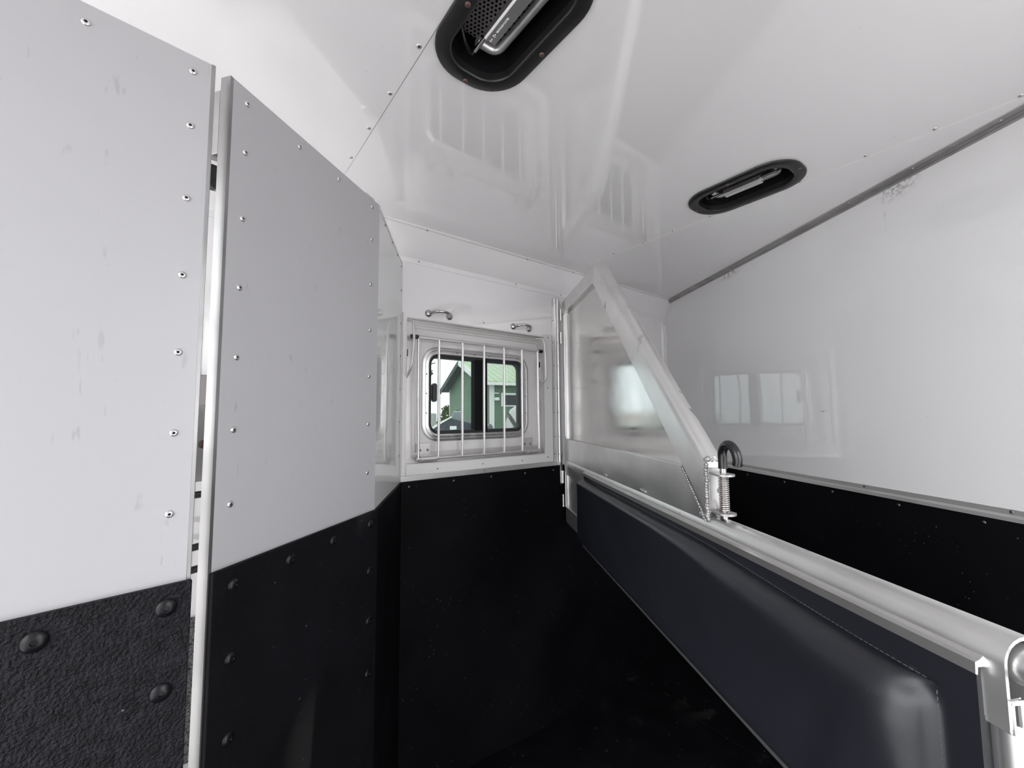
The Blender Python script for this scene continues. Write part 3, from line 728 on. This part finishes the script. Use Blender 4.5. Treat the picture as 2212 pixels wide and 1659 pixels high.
# camper trailer parked by the barn
rv = tag(empty('camper_trailer', (6.60, 8.87, -.40), -37), 'white camper trailer with dark swoosh decal parked beside the barn', 'trailer')
mb = MB(); prof = [(0, .55), (6, .55), (6, 2.1), (.35, 2.1), (.12, 1.95), (0, 1.6)]
mb.prism(prof, lambda u, v, t: (u, t, v), 0, 2.2); mb.build('body', 'vehicle_white', rv, .05)
for k, (z, w) in enumerate(((1.92, .06), (1.82, .035))):
    mb = MB(); mb.prism([(.05, z), (.16, z-.12), (.30, z-.34), (.26, z-.34-w), (.13, z-.13-w), (.05, z-w)], lambda u, v, t: (u, t, v), -.004, 0.0); mb.build('swoosh', 'decal_dark', rv)
for x in (2.6, 3.4): MB().lathe([(.34, -.02), (.36, 0), (.36, .2), (.34, .22)], 20, (x, 0.0, .36), 'Y').build('wheel', 'tyre', rv)
box('skirt', (.2, .05, .45), (5.8, 2.1, .56), 'vehicle_dark', rv)
# dark pick-up close to the trailer: only its bonnet line shows above the sill
pk = tag(empty('pickup_truck', (4.75, 9.02, -.40), -37.6), 'dark pickup truck parked in the yard, its roof line above the window sill', 'truck')
mb = MB(); mb.prism([(-1.6, .45), (1.2, .45), (1.2, 1.50), (1.14, 1.57), (.83, 1.612), (.275, 1.753), (0, 1.595), (-.62, 1.18), (-1.6, 1.05)], lambda u, v, t: (u, t, v), 0, 1.7); mb.build('body', 'vehicle_dark', pk, .03)
mb = MB(); mb.prism([(-.62, 1.185), (0, 1.60), (.275, 1.76), (.29, 1.80), (-.03, 1.645), (-.65, 1.23)], lambda u, v, t: (u, t, v), -.01, .05); mb.build('pillar_trim', 'barn_white', pk)
for x in (-1.0, .75): MB().lathe([(.36, -.02), (.38, 0), (.38, .2), (.36, .22)], 20, (x, 0.0, .38), 'Y').build('wheel', 'tyre', pk)
box('sticker', (.24, -.008, 1.42), (.40, 0, 1.56), 'barn_white', pk)
# grey tank beside the barn wall
tk = tag(empty('storage_tank', (7.15, 12.3, -.40)), 'grey storage tank standing against the green barn wall', 'tank')
MB().lathe([(.19, 0), (.20, .05), (.20, 1.86), (.18, 1.93), (.1, 1.97)], 20).build('shell', 'tank_grey', tk)
MB().lathe([(.06, 1.96), (.06, 2.0)], 12).build('cap', 'vehicle_dark', tk)
# white box truck far left
tr = tag(empty('box_truck', (5.62, 11.35, -.40), -33), 'white box truck with red stripe at the left edge of the window', 'truck')
box('cargo_box', (-4.2, 0, .7), (0, 2.2, 1.90), 'vehicle_white', tr, .04)
box('stripe', (-4.2, -.01, 1.68), (0, 0, 1.74), 'decal_red', tr)
box('cab', (-5.6, .1, .5), (-4.2, 2.1, 1.8), 'vehicle_white', tr, .12)
for x in (-4.9, -.9): MB().lathe([(.36, -.02), (.38, 0), (.38, .2), (.36, .22)], 16, (x, .02, .38), 'Y').build('wheel', 'tyre', tr)
# shrub and tree
def foliage(name, parent, blobs, n, size, m, seed):
    rnd = random.Random(seed); mb = MB()
    for _ in range(n):
        c, r = rnd.choice(blobs)
        d = Vector((rnd.gauss(0, 1), rnd.gauss(0, 1), rnd.gauss(0, 1))).normalized() * r * rnd.uniform(.55, 1.0)
        p = Vector(c) + d; q = Matrix.Rotation(rnd.uniform(0, 6.28), 3, Vector((rnd.gauss(0, 1), rnd.gauss(0, 1), rnd.gauss(0, 1))).normalized())
        k = size*rnd.uniform(.6, 1.3)
        mb.add([p + q @ Vector(v)*k for v in ((-.5, 0, 0), (0, -.22, .06), (.5, 0, 0), (0, .22, .06))], [(0, 1, 2), (0, 2, 3)])
    o = mb.build(name, m, parent, smooth=False); o['kind'] = 'stuff'; return o
sh = tag(empty('shrub', (12.1, 22.1, -.40)), 'yellow green leafy shrub at the left corner of the barn', 'shrub')
foliage('foliage', sh, [((0, 0, 1.1), .75), ((.2, -.1, 1.9), .6), ((-.2, .2, .7), .7)], 2600, .22, 'leaf', 5)
MB().tube([(0, 0, 0), (.05, 0, .9), (.1, .1, 1.8)], [.07, .05, .02], 8).build('stem', 'bark', sh)
tree = tag(empty('tree', (4.75, 11.6, -.40)), 'dark leafy tree branch at the upper left edge of the window', 'tree')
MB().tube([(0, 0, 0), (.05, 0, 2), (.0, 0, 4.0), (.1, -.1, 5.5)], [.16, .13, .09, .04], 10).build('trunk', 'bark', tree)
MB().tube([(.02, 0, 2.9), (.35, -.35, 3.2), (.80, -.75, 3.34)], [.05, .03, .012], 8).build('branch', 'bark', tree)
foliage('foliage', tree, [((.1, -.1, 5.2), 1.0), ((.2, -.2, 4.3), .7), ((.58, -.58, 3.28), .17), ((.66, -.66, 3.05), .10), ((.60, -.60, 2.78), .10)], 900, .07, 'leaf_dark', 9)
